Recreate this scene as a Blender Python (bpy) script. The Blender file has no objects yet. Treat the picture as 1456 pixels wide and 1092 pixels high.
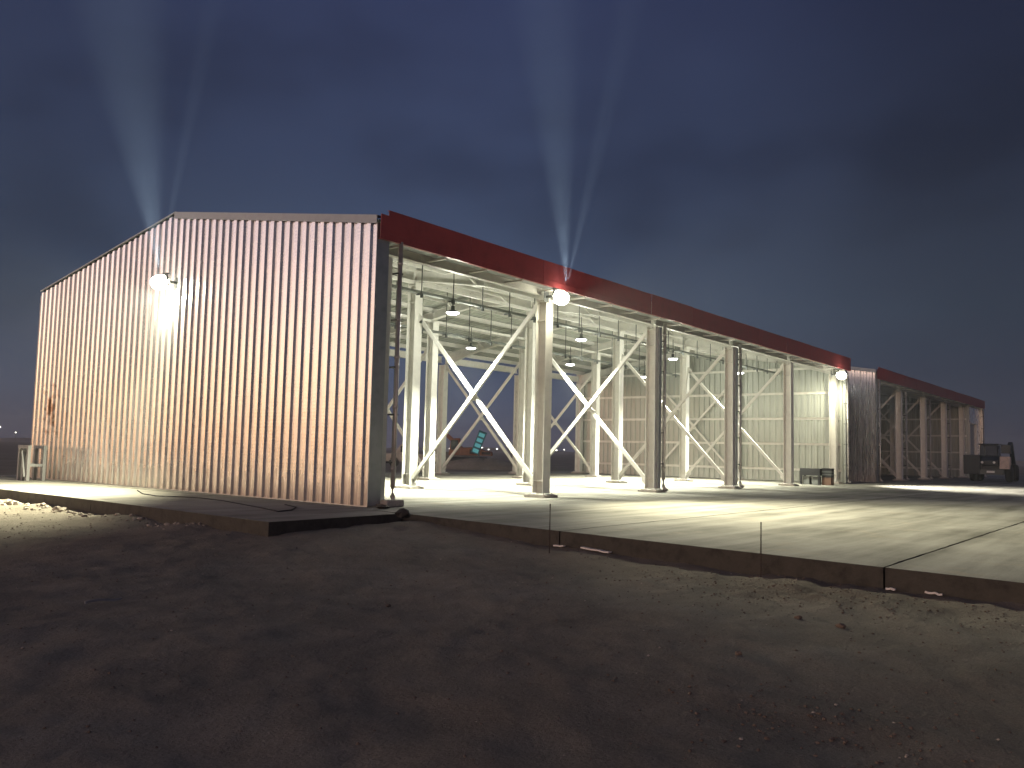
import bpy, math, random
import numpy as np
from mathutils import Vector, Matrix
rnd = random.Random(7)
sc = bpy.context.scene
col = sc.collection
R = math.radians

# ------------------------------------------------------------------ camera
CAM = Vector((-12.451, -13.648, 1.21))
YAW, PITCH, ROLL = R(38.605), R(4.52), R(1.349)
cam_d = bpy.data.cameras.new('camera'); cam = bpy.data.objects.new('camera', cam_d); col.objects.link(cam)
fw = Vector((math.cos(YAW)*math.cos(PITCH), math.sin(YAW)*math.cos(PITCH), math.sin(PITCH)))
rt0 = Vector((math.sin(YAW), -math.cos(YAW), 0)); up0 = rt0.cross(fw)
rt = rt0*math.cos(ROLL) + up0*math.sin(ROLL); up = -rt0*math.sin(ROLL) + up0*math.cos(ROLL)
cam.matrix_world = Matrix(((rt.x, up.x, -fw.x, CAM.x), (rt.y, up.y, -fw.y, CAM.y), (rt.z, up.z, -fw.z, CAM.z), (0, 0, 0, 1)))
cam_d.sensor_width = 36; cam_d.lens = 36*1208.2/1456
cam_d.clip_start = .05; cam_d.clip_end = 6000
sc.camera = cam

# ------------------------------------------------------------------ sky: dusk, afterglow in the west (-x), dark cloudy east
W = bpy.data.worlds.new("World"); sc.world = W; W.use_nodes = True
nt = W.node_tree; N = nt.nodes; L = nt.links; N.clear()
SUN_AZ = R(155)
def wm(op, a, b=None, clamp=False, t=None):
    t = t or nt
    n = t.nodes.new('ShaderNodeMath'); n.operation = op; n.use_clamp = clamp
    for i, v in enumerate((a, b)):
        if v is None: continue
        if isinstance(v, (int, float)): n.inputs[i].default_value = v
        else: t.links.new(v, n.inputs[i])
    return n.outputs[0]
def ramp(t, fac, stops, interp='EASE'):
    n = t.nodes.new('ShaderNodeValToRGB'); n.color_ramp.interpolation = interp
    while len(n.color_ramp.elements) < len(stops): n.color_ramp.elements.new(.5)
    for e, (p, c) in zip(n.color_ramp.elements, stops):
        e.position = p; e.color = (*c, 1) if len(c) == 3 else c
    t.links.new(fac, n.inputs[0]); return n.outputs[0]
tc = N.new('ShaderNodeTexCoord'); sx = N.new('ShaderNodeSeparateXYZ'); L.new(tc.outputs['Generated'], sx.inputs[0])
elev = wm('MAXIMUM', sx.outputs[2], 0.0)
hl = wm('MAXIMUM', wm('SQRT', wm('ADD', wm('MULTIPLY', sx.outputs[0], sx.outputs[0]), wm('MULTIPLY', sx.outputs[1], sx.outputs[1]))), .02)
dt = wm('DIVIDE', wm('ADD', wm('MULTIPLY', sx.outputs[0], math.cos(SUN_AZ)), wm('MULTIPLY', sx.outputs[1], math.sin(SUN_AZ))), hl)
a01 = wm('MULTIPLY', wm('ADD', dt, 1.0), .5)
east = ramp(nt, elev, [(0, (.068, .070, .108)), (.06, (.070, .086, .140)), (.16, (.064, .090, .148)), (.32, (.046, .064, .126)), (.55, (.031, .040, .100)), (1, (.018, .024, .07))], 'LINEAR')
west = ramp(nt, elev, [(0, (3.2, 1.65, .75)), (.05, (4.1, 2.45, 1.25)), (.12, (3.6, 2.6, 2.05)), (.22, (1.7, 1.4, 1.65)), (.36, (.13, .14, .22)), (1, (.03, .04, .09))], 'LINEAR')
wgt = ramp(nt, a01, [(.585, (0, 0, 0)), (.67, (.2,)*3), (.82, (1, 1, 1))], 'LINEAR')
mx = N.new('ShaderNodeMix'); mx.data_type = 'RGBA'; L.new(wgt, mx.inputs[0]); L.new(east, mx.inputs[6]); L.new(west, mx.inputs[7])
# the sky darkens towards the anti-solar side
azf = ramp(nt, a01, [(0, (.40, .38, .36)), (.08, (.50, .48, .46)), (.19, (.80, .79, .78)), (.29, (1, 1, 1)), (.58, (.80, .78, .76))], 'EASE')
# soft cloud banks
mp = N.new('ShaderNodeMapping'); mp.inputs['Scale'].default_value = (1.6, 1.6, 3.2); mp.inputs['Location'].default_value = (.35, .1, .2)
L.new(tc.outputs['Generated'], mp.inputs[0])
nz = N.new('ShaderNodeTexNoise'); nz.inputs['Scale'].default_value = 1.5; nz.inputs['Detail'].default_value = 4; nz.inputs['Roughness'].default_value = .45
L.new(mp.outputs[0], nz.inputs[0])
cl = ramp(nt, nz.outputs[0], [(.33, (.74, .73, .73)), (.47, (.96, .96, .96)), (.62, (1.06, 1.06, 1.05))], 'EASE')
def wmul(x, y):
    m = N.new('ShaderNodeMix'); m.data_type = 'RGBA'; m.blend_type = 'MULTIPLY'; m.inputs[0].default_value = 1
    L.new(x, m.inputs[6]); L.new(y, m.inputs[7]); return m.outputs[2]
skyc = wmul(wmul(mx.outputs[2], azf), cl)
bg = N.new('ShaderNodeBackground'); bg.inputs[1].default_value = 1.0; L.new(skyc, bg.inputs[0])
wo = N.new('ShaderNodeOutputWorld'); L.new(bg.outputs[0], wo.inputs[0])

# low warm afterglow as one soft sun
sd = bpy.data.lights.new('sun', 'SUN'); sd.energy = .10; sd.angle = R(9); sd.color = (1, .62, .42)
sun = bpy.data.objects.new('sun', sd); col.objects.link(sun)
SE = R(5.5); sdir = Vector((math.cos(SE)*math.cos(SUN_AZ), math.cos(SE)*math.sin(SUN_AZ), math.sin(SE)))
sun.rotation_euler = sdir.to_track_quat('Z', 'Y').to_euler()

sc.view_settings.view_transform = 'Standard'; sc.view_settings.look = 'None'
sc.view_settings.exposure = 0; sc.view_settings.gamma = 1; sc.view_settings.use_curve_mapping = False
cy = sc.cycles
cy.use_denoising = True
try: cy.denoiser = 'OPENIMAGEDENOISE'
except Exception: pass
cy.max_bounces = 8; cy.diffuse_bounces = 4; cy.glossy_bounces = 3; cy.volume_bounces = 0
cy.sample_clamp_indirect = 6; cy.caustics_reflective = False; cy.caustics_refractive = False

HAZE = .0006
BEAM = 19.0

# ------------------------------------------------------------------ helpers
class MB:
    def __init__(s): s.v = []; s.f = []
    def box(s, a, b):
        (x0, y0, z0), (x1, y1, z1) = a, b; k = len(s.v)
        s.v += [(x0,y0,z0),(x1,y0,z0),(x1,y1,z0),(x0,y1,z0),(x0,y0,z1),(x1,y0,z1),(x1,y1,z1),(x0,y1,z1)]
        s.f += [tuple(k+i for i in q) for q in ((0,3,2,1),(4,5,6,7),(0,1,5,4),(1,2,6,5),(2,3,7,6),(3,0,4,7))]
        return s
    def cbox(s, c, d): return s.box([c[i]-d[i]/2 for i in range(3)], [c[i]+d[i]/2 for i in range(3)])
    def bar(s, p, q, w, h, ref=(0, 0, 1), ins=0):
        p, q = Vector(p), Vector(q); d = (q-p).normalized(); r = Vector(ref)
        sx_ = d.cross(r)
        if sx_.length < 1e-4: sx_ = d.cross(Vector((1, 0, 0)))
        sx_.normalize(); sy = sx_.cross(d); k = len(s.v)
        p += d*ins; q -= d*ins
        for e in (p, q):
            for a, b in ((-1,-1),(1,-1),(1,1),(-1,1)): s.v.append(tuple(e+sx_*a*w/2+sy*b*h/2))
        s.f += [tuple(k+i for i in t) for t in ((0,1,2,3),(7,6,5,4),(0,4,5,1),(1,5,6,2),(2,6,7,3),(3,7,4,0))]
        return s
    def tube(s, pts, r, n=8, cap=True):
        pts = [Vector(p) for p in pts]; k = len(s.v); rr = r if isinstance(r, (list, tuple)) else [r]*len(pts)
        for i, p in enumerate(pts):
            d = (pts[min(i+1, len(pts)-1)]-pts[max(i-1, 0)]).normalized()
            a = d.cross(Vector((0, 0, 1)));
            if a.length < 1e-3: a = Vector((1, 0, 0))
            a.normalize(); b = d.cross(a)
            for j in range(n):
                t = 2*math.pi*j/n; s.v.append(tuple(p+(a*math.cos(t)+b*math.sin(t))*rr[i]))
        for i in range(len(pts)-1):
            for j in range(n):
                s.f.append((k+i*n+j, k+i*n+(j+1) % n, k+(i+1)*n+(j+1) % n, k+(i+1)*n+j))
        if cap: s.f.append(tuple(k+j for j in reversed(range(n)))); s.f.append(tuple(k+(len(pts)-1)*n+j for j in range(n)))
        return s
    def lathe(s, c, prof, n=20, axis=(0, 0, 1)):
        ax = Vector(axis).normalized(); a = ax.orthogonal().normalized(); b = ax.cross(a); c = Vector(c); k = len(s.v)
        for r, z in prof:
            for j in range(n):
                t = 2*math.pi*j/n; s.v.append(tuple(c+ax*z+(a*math.cos(t)+b*math.sin(t))*r))
        for i in range(len(prof)-1):
            for j in range(n): s.f.append((k+i*n+j, k+i*n+(j+1) % n, k+(i+1)*n+(j+1) % n, k+(i+1)*n+j))
        s.f.append(tuple(k+j for j in reversed(range(n)))); s.f.append(tuple(k+(len(prof)-1)*n+j for j in range(n)))
        return s
    def poly_prism(s, pts, off):   # planar polygon extruded by off
        k = len(s.v); n = len(pts); off = Vector(off)
        s.v += [tuple(Vector(p)) for p in pts] + [tuple(Vector(p)+off) for p in pts]
        s.f.append(tuple(range(k, k+n))); s.f.append(tuple(reversed(range(k+n, k+2*n))))
        for i in range(n): j = (i+1) % n; s.f.append((k+i, k+n+i, k+n+j, k+j))
        return s
    def rock(s, c, r, flat=.7, seed=0):
        q = random.Random(seed); k = len(s.v); c = Vector(c)
        rings = [(0, -1), (.75, -.6), (1, 0), (.7, .65), (0, 1)]; n = 7; idx = []
        for ri, (rr, z) in enumerate(rings):
            if rr == 0: s.v.append(tuple(c+Vector((q.uniform(-.1, .1)*r, q.uniform(-.1, .1)*r, z*r*flat)))); idx.append([len(s.v)-1]); continue
            row = []
            for j in range(n):
                t = 2*math.pi*j/n+q.uniform(-.25, .25); m = q.uniform(.7, 1.25)
                s.v.append(tuple(c+Vector((math.cos(t)*rr*r*m, math.sin(t)*rr*r*m, (z+q.uniform(-.25, .25))*r*flat)))); row.append(len(s.v)-1)
            idx.append(row)
        for a, b in zip(idx, idx[1:]):
            if len(a) == 1:
                for j in range(n): s.f.append((a[0], b[(j+1) % n], b[j]))
            elif len(b) == 1:
                for j in range(n): s.f.append((a[j], a[(j+1) % n], b[0]))
            else:
                for j in range(n): s.f.append((a[j], a[(j+1) % n], b[(j+1) % n], b[j]))
        return s
    def mesh(s, name, m, smooth=False):
        me = bpy.data.meshes.new(name); me.from_pydata(s.v, [], s.f); me.update()
        me.materials.append(m)
        if smooth: me.polygons.foreach_set('use_smooth', [True]*len(me.polygons))
        return me
    def build(s, name, m, parent=None, smooth=False, bevel=0):
        o = bpy.data.objects.new(name, s.mesh(name, m, smooth)); col.objects.link(o)
        if parent: o.parent = parent
        if bevel:
            b = o.modifiers.new('bevel', 'BEVEL'); b.width = bevel; b.segments = 2; b.limit_method = 'ANGLE'
        return o
def inst(name, me, parent=None, loc=(0, 0, 0), rz=0, sc_=None):
    o = bpy.data.objects.new(name, me); col.objects.link(o); o.location = loc; o.rotation_euler[2] = rz
    if sc_: o.scale = sc_
    if parent: o.parent = parent
    return o
def thing(name, label, cat, loc=(0, 0, 0), rz=0, group=None):
    o = bpy.data.objects.new(name, None); col.objects.link(o); o.location = loc; o.rotation_euler[2] = rz
    o['label'] = label; o['category'] = cat
    if group: o['group'] = group
    o.empty_display_size = .2
    return o
def tag(o, label, cat, group=None):
    o['label'] = label; o['category'] = cat
    if group: o['group'] = group
    return o
def copy_tree(o, parent=None):
    c = o.copy(); col.objects.link(c)
    if parent: c.parent = parent
    for ch in list(o.children): copy_tree(ch, c)
    return c

# ------------------------------------------------------------------ materials
def mat(name, c, rough=.6, metal=0., var=.0, vscale=3., bump=0., bscale=30., emis=None, estr=0, spec=.5, c2=None, stretch=(1, 1, 1)):
    m = bpy.data.materials.new(name); m.use_nodes = True; t = m.node_tree; p = t.nodes['Principled BSDF']
    p.inputs['Base Color'].default_value = (*c, 1); p.inputs['Roughness'].default_value = rough; p.inputs['Metallic'].default_value = metal
    p.inputs['Specular IOR Level'].default_value = spec
    if emis: p.inputs['Emission Color'].default_value = (*emis, 1); p.inputs['Emission Strength'].default_value = estr
    if var or bump:
        g = t.nodes.new('ShaderNodeNewGeometry'); mpp = t.nodes.new('ShaderNodeMapping'); mpp.inputs['Scale'].default_value = stretch
        t.links.new(g.outputs['Position'], mpp.inputs[0]); P_ = mpp.outputs[0]
    if var:
        n = t.nodes.new('ShaderNodeTexNoise'); n.inputs['Scale'].default_value = vscale; n.inputs['Detail'].default_value = 6; n.inputs['Roughness'].default_value = .6
        t.links.new(P_, n.inputs[0])
        d = c2 or tuple(x*(1-var) for x in c)
        lt = tuple(min(1, x*(1+var*.5)) for x in c)
        r_ = ramp(t, n.outputs[0], [(.32, d), (.5, c), (.7, lt)], 'LINEAR'); t.links.new(r_, p.inputs['Base Color'])
        rr = wm('MULTIPLY_ADD', n.outputs[0], .3, t=t); rr.node.inputs[2].default_value = rough-.15; t.links.new(rr, p.inputs['Roughness'])
    if bump:
        n2 = t.nodes.new('ShaderNodeTexNoise'); n2.inputs['Scale'].default_value = bscale; n2.inputs['Detail'].default_value = 5
        t.links.new(P_, n2.inputs[0])
        b = t.nodes.new('ShaderNodeBump'); b.inputs['Strength'].default_value = bump; b.inputs['Distance'].default_value = .02
        t.links.new(n2.outputs[0], b.inputs['Height']); t.links.new(b.outputs[0], p.inputs['Normal'])
    return m
M = {}
M['white'] = mat('white_painted_steel', (.80, .79, .74), .5, var=.10, vscale=4, bump=.12, bscale=12)
M['galv'] = mat('galvanised_trim', (.46, .48, .50), .42, .75, var=.15, vscale=5, bump=.1, bscale=8)
M['barge'] = mat('barge_trim_metal', (.30, .34, .39), .5, .2, var=.12, vscale=4)
M['roofin'] = mat('roof_sheet_underside', (.46, .48, .44), .45, .35, var=.15, vscale=1.5, bump=.1, bscale=5)
M['red'] = mat('red_fascia_paint', (.31, .060, .065), .42, var=.18, vscale=3, bump=.1, bscale=3)
M['pipe'] = mat('pipe_grey', (.50, .48, .46), .35, .5, var=.15, vscale=6)
M['dark'] = mat('dark_grey_metal', (.10, .11, .11), .5, .3, var=.2, vscale=6)
M['tray'] = mat('cable_tray_steel', (.22, .24, .23), .45, .5, var=.1, vscale=6)
M['pad'] = mat('grout_pad', (.45, .41, .37), .9, var=.25, vscale=9, bump=.5, bscale=40)
M['black'] = mat('black_plastic', (.016, .016, .018), .8, var=.2, vscale=8)
M['rust'] = mat('rusty_bar', (.06, .045, .038), .8, .2, var=.3, vscale=20)
M['cardboard'] = mat('cardboard', (.17, .10, .07), .85, var=.15, vscale=6)
M['wood'] = mat('weathered_timber', (.31, .31, .31), .85, var=.3, vscale=5, bump=.3, bscale=30, stretch=(1, 1, .15))
M['stone'] = mat('pale_stone', (.42, .37, .31), .95, var=.35, vscale=8, bump=.6, bscale=30)
M['clod'] = mat('earth_clod', (.17, .13, .10), .95, var=.4, vscale=8, bump=.6, bscale=30)
M['rubber'] = mat('rubber', (.02, .02, .02), .85)
M['glassd'] = mat('cab_glass', (.03, .035, .04), .08)
M['navy'] = mat('dark_blue_paint', (.006, .009, .022), .4, var=.2, vscale=4)
M['orange'] = mat('orange_machine_paint', (.26, .10, .04), .5, var=.3, vscale=3)
M['offwhite'] = mat('off_white_panel', (.62, .50, .42), .6, var=.2, vscale=4)
M['cream'] = mat('machine_cream', (.5, .46, .38), .6, var=.25, vscale=3)
M['lens'] = mat('lamp_lens', (.9, .9, .85), .3, emis=(1, .95, .74), estr=22)
M['lens2'] = mat('highbay_lens', (.9, .9, .9), .3, emis=(1, 1, .93), estr=22)
M['farlight'] = mat('far_light', (.9, .9, .9), .3, emis=(1, .93, .80), estr=9)
M['farred'] = mat('far_red_light', (.9, .2, .1), .3, emis=(1, .25, .2), estr=1.2)
M['teal'] = mat('teal_lit_panel', (.1, .4, .45), .4, emis=(.13, .62, .66), estr=.30)
M['tealframe'] = mat('teal_frame', (.03, .16, .19), .5)
M['refl'] = mat('lamp_reflector', (.7, .7, .7), .3, .9)
M['tape'] = mat('white_strip', (.75, .73, .70), .6, var=.1)
M['greybox'] = mat('grey_box', (.16, .17, .16), .7, var=.3, vscale=7)
M['plate'] = mat('plate_white', (.75, .75, .72), .5)

# ribbed steel cladding: metal with a slightly wavy, rolled surface and faint embossed cross lines
def sheetmat():
    m = bpy.data.materials.new('ribbed_zinc_sheet'); m.use_nodes = True; t = m.node_tree; p = t.nodes['Principled BSDF']
    g = t.nodes.new('ShaderNodeNewGeometry'); oi = t.nodes.new('ShaderNodeObjectInfo')
    mp1 = t.nodes.new('ShaderNodeMapping'); mp1.inputs['Scale'].default_value = (1, 6, .35); t.links.new(g.outputs['Position'], mp1.inputs[0])
    n = t.nodes.new('ShaderNodeTexNoise'); n.inputs['Scale'].default_value = 2.5; n.inputs['Detail'].default_value = 6; t.links.new(mp1.outputs[0], n.inputs[0])
    c = ramp(t, n.outputs[0], [(.3, (.72, .72, .72)), (.5, (.78, .78, .77)), (.75, (.82, .81, .80))], 'LINEAR')
    # dust splashed up from the ground: a stain of its own on the lowest metre
    sp = t.nodes.new('ShaderNodeSeparateXYZ'); t.links.new(g.outputs['Position'], sp.inputs[0])
    nd = t.nodes.new('ShaderNodeTexNoise'); nd.inputs['Scale'].default_value = 3; nd.inputs['Detail'].default_value = 7; t.links.new(g.outputs['Position'], nd.inputs[0])
    hz = wm('MULTIPLY', nd.outputs[0], 1.5, t=t)
    df = wm('MULTIPLY', wm('SUBTRACT', 1.0, wm('DIVIDE', sp.outputs[2], hz, t=t), True, t=t), .6, t=t)
    mxx = t.nodes.new('ShaderNodeMix'); mxx.data_type = 'RGBA'; t.links.new(df, mxx.inputs[0]); t.links.new(c, mxx.inputs[6]); mxx.inputs[7].default_value = (.36, .30, .24, 1)
    tint = wm('MULTIPLY_ADD', oi.outputs['Random'], .16, t=t); tint.node.inputs[2].default_value = .90
    mt = t.nodes.new('ShaderNodeMix'); mt.data_type = 'RGBA'; mt.blend_type = 'MULTIPLY'; mt.inputs[0].default_value = 1; t.links.new(mxx.outputs[2], mt.inputs[6]); t.links.new(tint, mt.inputs[7])
    ns = t.nodes.new('ShaderNodeTexNoise'); ns.inputs['Scale'].default_value = 5; ns.inputs['Detail'].default_value = 6; t.links.new(g.outputs['Position'], ns.inputs[0])
    ya = wm('DIVIDE', wm('ABSOLUTE', wm('SUBTRACT', sp.outputs[1], 14.2, t=t), t=t), .75, t=t); za = wm('DIVIDE', wm('ABSOLUTE', wm('SUBTRACT', sp.outputs[2], 2.1, t=t), t=t), 1.3, t=t)
    sm_ = wm('SUBTRACT', wm('SUBTRACT', wm('MULTIPLY', ns.outputs[0], 2.6, t=t), .75, t=t), wm('MAXIMUM', ya, za, t=t), True, t=t)
    ms = t.nodes.new('ShaderNodeMix'); ms.data_type = 'RGBA'; t.links.new(wm('MULTIPLY', sm_, 1.6, True, t=t), ms.inputs[0]); t.links.new(mt.outputs[2], ms.inputs[6]); ms.inputs[7].default_value = (.22, .12, .07, 1)
    t.links.new(ms.outputs[2], p.inputs['Base Color'])
    me_ = wm('SUBTRACT', .80, wm('MULTIPLY', df, .7, t=t), t=t); t.links.new(me_, p.inputs['Metallic'])
    rg = wm('MULTIPLY_ADD', n.outputs[0], .25, t=t); rg.node.inputs[2].default_value = .15; t.links.new(rg, p.inputs['Roughness'])
    # embossed rungs every 8 cm plus soft buckles
    wv = t.nodes.new('ShaderNodeTexWave'); wv.wave_type = 'BANDS'; wv.bands_direction = 'Z'; wv.inputs['Scale'].default_value = 3.9; wv.inputs['Distortion'].default_value = .15
    t.links.new(g.outputs['Position'], wv.inputs[0])
    nb = t.nodes.new('ShaderNodeTexNoise'); nb.inputs['Scale'].default_value = 1.3; nb.inputs['Detail'].default_value = 3; t.links.new(g.outputs['Position'], nb.inputs[0])
    b1 = t.nodes.new('ShaderNodeBump'); b1.inputs['Strength'].default_value = .10; b1.inputs['Distance'].default_value = .002; t.links.new(wv.outputs[0], b1.inputs['Height'])
    b2 = t.nodes.new('ShaderNodeBump'); b2.inputs['Strength'].default_value = .35; b2.inputs['Distance'].default_value = .02; t.links.new(nb.outputs[0], b2.inputs['Height']); t.links.new(b1.outputs[0], b2.inputs['Normal'])
    t.links.new(b2.outputs[0], p.inputs['Normal'])
    return m
M['sheet'] = sheetmat()
M['sheetin'] = mat('sheet_back_coat', (.46, .48, .44), .42, .35, var=.12, vscale=2, stretch=(1, 3, .3))

def concrete():
    m = bpy.data.materials.new('broom_finished_concrete'); m.use_nodes = True; t = m.node_tree; p = t.nodes['Principled BSDF']
    g = t.nodes.new('ShaderNodeNewGeometry'); Pp = g.outputs['Position']
    def noise(s, d, st=(1, 1, 1), rot=0, ro=.6):
        mp_ = t.nodes.new('ShaderNodeMapping'); mp_.inputs['Scale'].default_value = st; mp_.inputs['Rotation'].default_value = (0, 0, rot); t.links.new(Pp, mp_.inputs[0])
        n = t.nodes.new('ShaderNodeTexNoise'); n.inputs['Scale'].default_value = s; n.inputs['Detail'].default_value = d; n.inputs['Roughness'].default_value = ro; t.links.new(mp_.outputs[0], n.inputs[0]); return n.outputs[0]
    big = noise(.35, 8); sweep = noise(1.6, 6, (.16, 1.5, 1), R(12)); fine = noise(45, 3); sand = noise(.9, 9, (1, 1, 1), 0, .75); tyre = noise(1.4, 6, (.05, 1.2, 1), R(-25))
    v = wm('ADD', wm('ADD', wm('MULTIPLY', big, .35, t=t), wm('MULTIPLY', sweep, .28, t=t), t=t), wm('ADD', wm('MULTIPLY', fine, .12, t=t), wm('MULTIPLY', tyre, .25, t=t), t=t), t=t)
    c = ramp(t, v, [(.41, (.15, .143, .12)), (.5, (.28, .27, .235)), (.58, (.39, .375, .33))], 'LINEAR')
    sf = ramp(t, sand, [(.55, (0, 0, 0)), (.66, (1, 1, 1))], 'LINEAR')
    mxx = t.nodes.new('ShaderNodeMix'); mxx.data_type = 'RGBA'; t.links.new(wm('MULTIPLY', sf, .55, t=t), mxx.inputs[0]); t.links.new(c, mxx.inputs[6]); mxx.inputs[7].default_value = (.37, .32, .25, 1)
    t.links.new(mxx.outputs[2], p.inputs['Base Color'])
    p.inputs['Roughness'].default_value = .8; p.inputs['Specular IOR Level'].default_value = .3
    b = t.nodes.new('ShaderNodeBump'); b.inputs['Strength'].default_value = .5; b.inputs['Distance'].default_value = .008
    t.links.new(wm('ADD', wm('MULTIPLY', fine, .5, t=t), wm('ADD', sweep, sand, t=t), t=t), b.inputs['Height']); t.links.new(b.outputs[0], p.inputs['Normal'])
    return m
M['conc'] = concrete()
def soil():
    m = bpy.data.materials.new('sandy_soil'); m.use_nodes = True; t = m.node_tree; p = t.nodes['Principled BSDF']
    g = t.nodes.new('ShaderNodeNewGeometry'); Pp = g.outputs['Position']
    def noise(s, d, ro=.6):
        n = t.nodes.new('ShaderNodeTexNoise'); n.inputs['Scale'].default_value = s; n.inputs['Detail'].default_value = d; n.inputs['Roughness'].default_value = ro; t.links.new(Pp, n.inputs[0]); return n.outputs[0]
    big = noise(.25, 6); mid = noise(2.2, 8, .7); fine = noise(28, 5, .75)
    v = wm('ADD', wm('MULTIPLY', big, .35, t=t), wm('ADD', wm('MULTIPLY', mid, .25, t=t), wm('MULTIPLY', noise(60, 4, .8), .4, t=t), t=t), t=t)
    c = ramp(t, v, [(.36, (.155, .135, .108)), (.5, (.25, .222, .178)), (.62, (.35, .318, .26))], 'LINEAR')
    # patch of freshly turned darker earth beside the slab
    sp = t.nodes.new('ShaderNodeSeparateXYZ'); t.links.new(Pp, sp.inputs[0])
    dx = wm('DIVIDE', wm('ADD', sp.outputs[0], 2.9, t=t), 1.0, t=t); dy = wm('DIVIDE', wm('ADD', sp.outputs[1], 10.4, t=t), 2.0, t=t)
    dd = wm('ADD', wm('MULTIPLY', dx, dx, t=t), wm('MULTIPLY', dy, dy, t=t), t=t)
    k = wm('SUBTRACT', wm('ADD', wm('SUBTRACT', 1.0, dd, t=t), wm('MULTIPLY', mid, 2.0, t=t), t=t), 1.3, True, t=t)
    mxx = t.nodes.new('ShaderNodeMix'); mxx.data_type = 'RGBA'; t.links.new(wm('MULTIPLY', k, .75, t=t), mxx.inputs[0]); t.links.new(c, mxx.inputs[6]); mxx.inputs[7].default_value = (.09, .065, .05, 1)
    t.links.new(mxx.outputs[2], p.inputs['Base Color']); p.inputs['Roughness'].default_value = .95; p.inputs['Specular IOR Level'].default_value = .2
    b = t.nodes.new('ShaderNodeBump'); b.inputs['Strength'].default_value = 1; b.inputs['Distance'].default_value = .035
    t.links.new(wm('ADD', wm('ADD', mid, noise(9, 8, .75), t=t), wm('MULTIPLY', fine, .7, t=t), t=t), b.inputs['Height']); t.links.new(b.outputs[0], p.inputs['Normal'])
    return m
M['soil'] = soil()
M['side'] = mat('dark_concrete_edge', (.060, .057, .048), .95, var=.45, vscale=5, bump=.6, bscale=25)  # slab side faces, coloured darker than the top

# ------------------------------------------------------------------ ground: one graded sheet
_T = {}
def vnoise(x, y, seed):
    if seed not in _T: _T[seed] = np.random.RandomState(seed).rand(256, 256)
    T = _T[seed]
    xi = np.floor(x).astype(int); yi = np.floor(y).astype(int); fx = x-xi; fy = y-yi
    fx = fx*fx*(3-2*fx); fy = fy*fy*(3-2*fy)
    a = T[xi % 256, yi % 256]; b = T[(xi+1) % 256, yi % 256]; c = T[xi % 256, (yi+1) % 256]; d = T[(xi+1) % 256, (yi+1) % 256]
    return (a*(1-fx)+b*fx)*(1-fy)+(c*(1-fx)+d*fx)*fy
def graded(lo, hi, step, far):
    c = list(np.arange(lo, hi+1e-6, step)); s = step; x = c[-1]
    while x < far: s *= 1.35; x += s; c.append(x)
    s = step; x = c[0]; pre = []
    while x > -far: s *= 1.35; x -= s; pre.append(x)
    return np.array(pre[::-1]+c)
gx = graded(-13, 3, .075, 3000); gy = graded(-16, 20, .075, 3000)
def ground_z(X, Y):
    z = -.27 + (vnoise(X*.18, Y*.18, 1)-.5)*.16*np.exp(-((X+8)**2+(Y+4)**2)/1500)
    near = np.exp(-(np.maximum(0, np.abs(X+5)-14)**2+np.maximum(0, np.abs(Y)-22)**2)/30)
    z += near*((vnoise(X*.9, Y*.9, 2)-.5)*.05 + (vnoise(X*2.7, Y*2.7, 3)-.5)*.03 + (vnoise(X*8, Y*8, 4)-.5)*.016)
    # soil banked against the slab edge
    edge = -1.15+.12*(Y+2.2); edge = np.where(Y > -2.2, -4.1, edge)
    dist = np.clip(edge-X, 0, 9)
    bank = np.exp(-(dist/.8)**2)*(vnoise(Y*1.1+5, X*.2, 5)-.25)*.12
    z += np.where(Y < 25, bank, 0)*near
    rough = np.exp(-((X+3.0)/1.1)**2-((Y+10.4)/2.3)**2)
    z += .11*np.exp(-((Y+1.9)/2.2)**2)*np.exp(-(np.clip(-4.1-X, 0, 99)/2.2)**2)*near
    z -= .06*np.exp(-((Y+9)/4)**2)*np.exp(-(dist/2.5)**2)
    z += near*(vnoise(X*13+3, Y*13, 14)-.5)*.010
    z += rough*(vnoise(X*6, Y*6, 6)**2)*.07
    heap = np.exp(-((X+3.0)/1.3)**2-((Y-17.5)/2.2)**2)*.35*(vnoise(X*3, Y*3, 9)*.6+.5)
    z += heap
    # nothing pokes through the slab
    inside = ((X > -1.1) & (Y < 18.2) & (Y > -40) & (X < 80)) | ((X > -3.7) & (Y > -1.9) & (Y < 18.2) & (X < 0))
    z = np.where(inside, np.minimum(z, -.24), z)
    return z
GX, GY = np.meshgrid(gx, gy, indexing='ij'); GZ = ground_z(GX, GY)
me = bpy.data.meshes.new('ground'); nx, ny = len(gx), len(gy)
vs = np.stack([GX.ravel(), GY.ravel(), GZ.ravel()], 1)
ii, jj = np.meshgrid(np.arange(nx-1), np.arange(ny-1), indexing='ij'); k0 = (ii*ny+jj).ravel()
fs = np.stack([k0, k0+ny, k0+ny+1, k0+1], 1)
me.vertices.add(len(vs)); me.vertices.foreach_set('co', vs.ravel().astype(np.float32))
me.loops.add(fs.size); me.loops.foreach_set('vertex_index', fs.ravel().astype(np.int32))
me.polygons.add(len(fs)); me.polygons.foreach_set('loop_start', np.arange(0, fs.size, 4, dtype=np.int32))
me.polygons.foreach_set('use_smooth', np.ones(len(fs), bool)); me.update(); me.validate(); me.materials.append(M['soil'])
go = bpy.data.objects.new('ground', me); col.objects.link(go); go['kind'] = 'structure'
def gz(x, y): return float(ground_z(np.array([x], float), np.array([y], float))[0])

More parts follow.
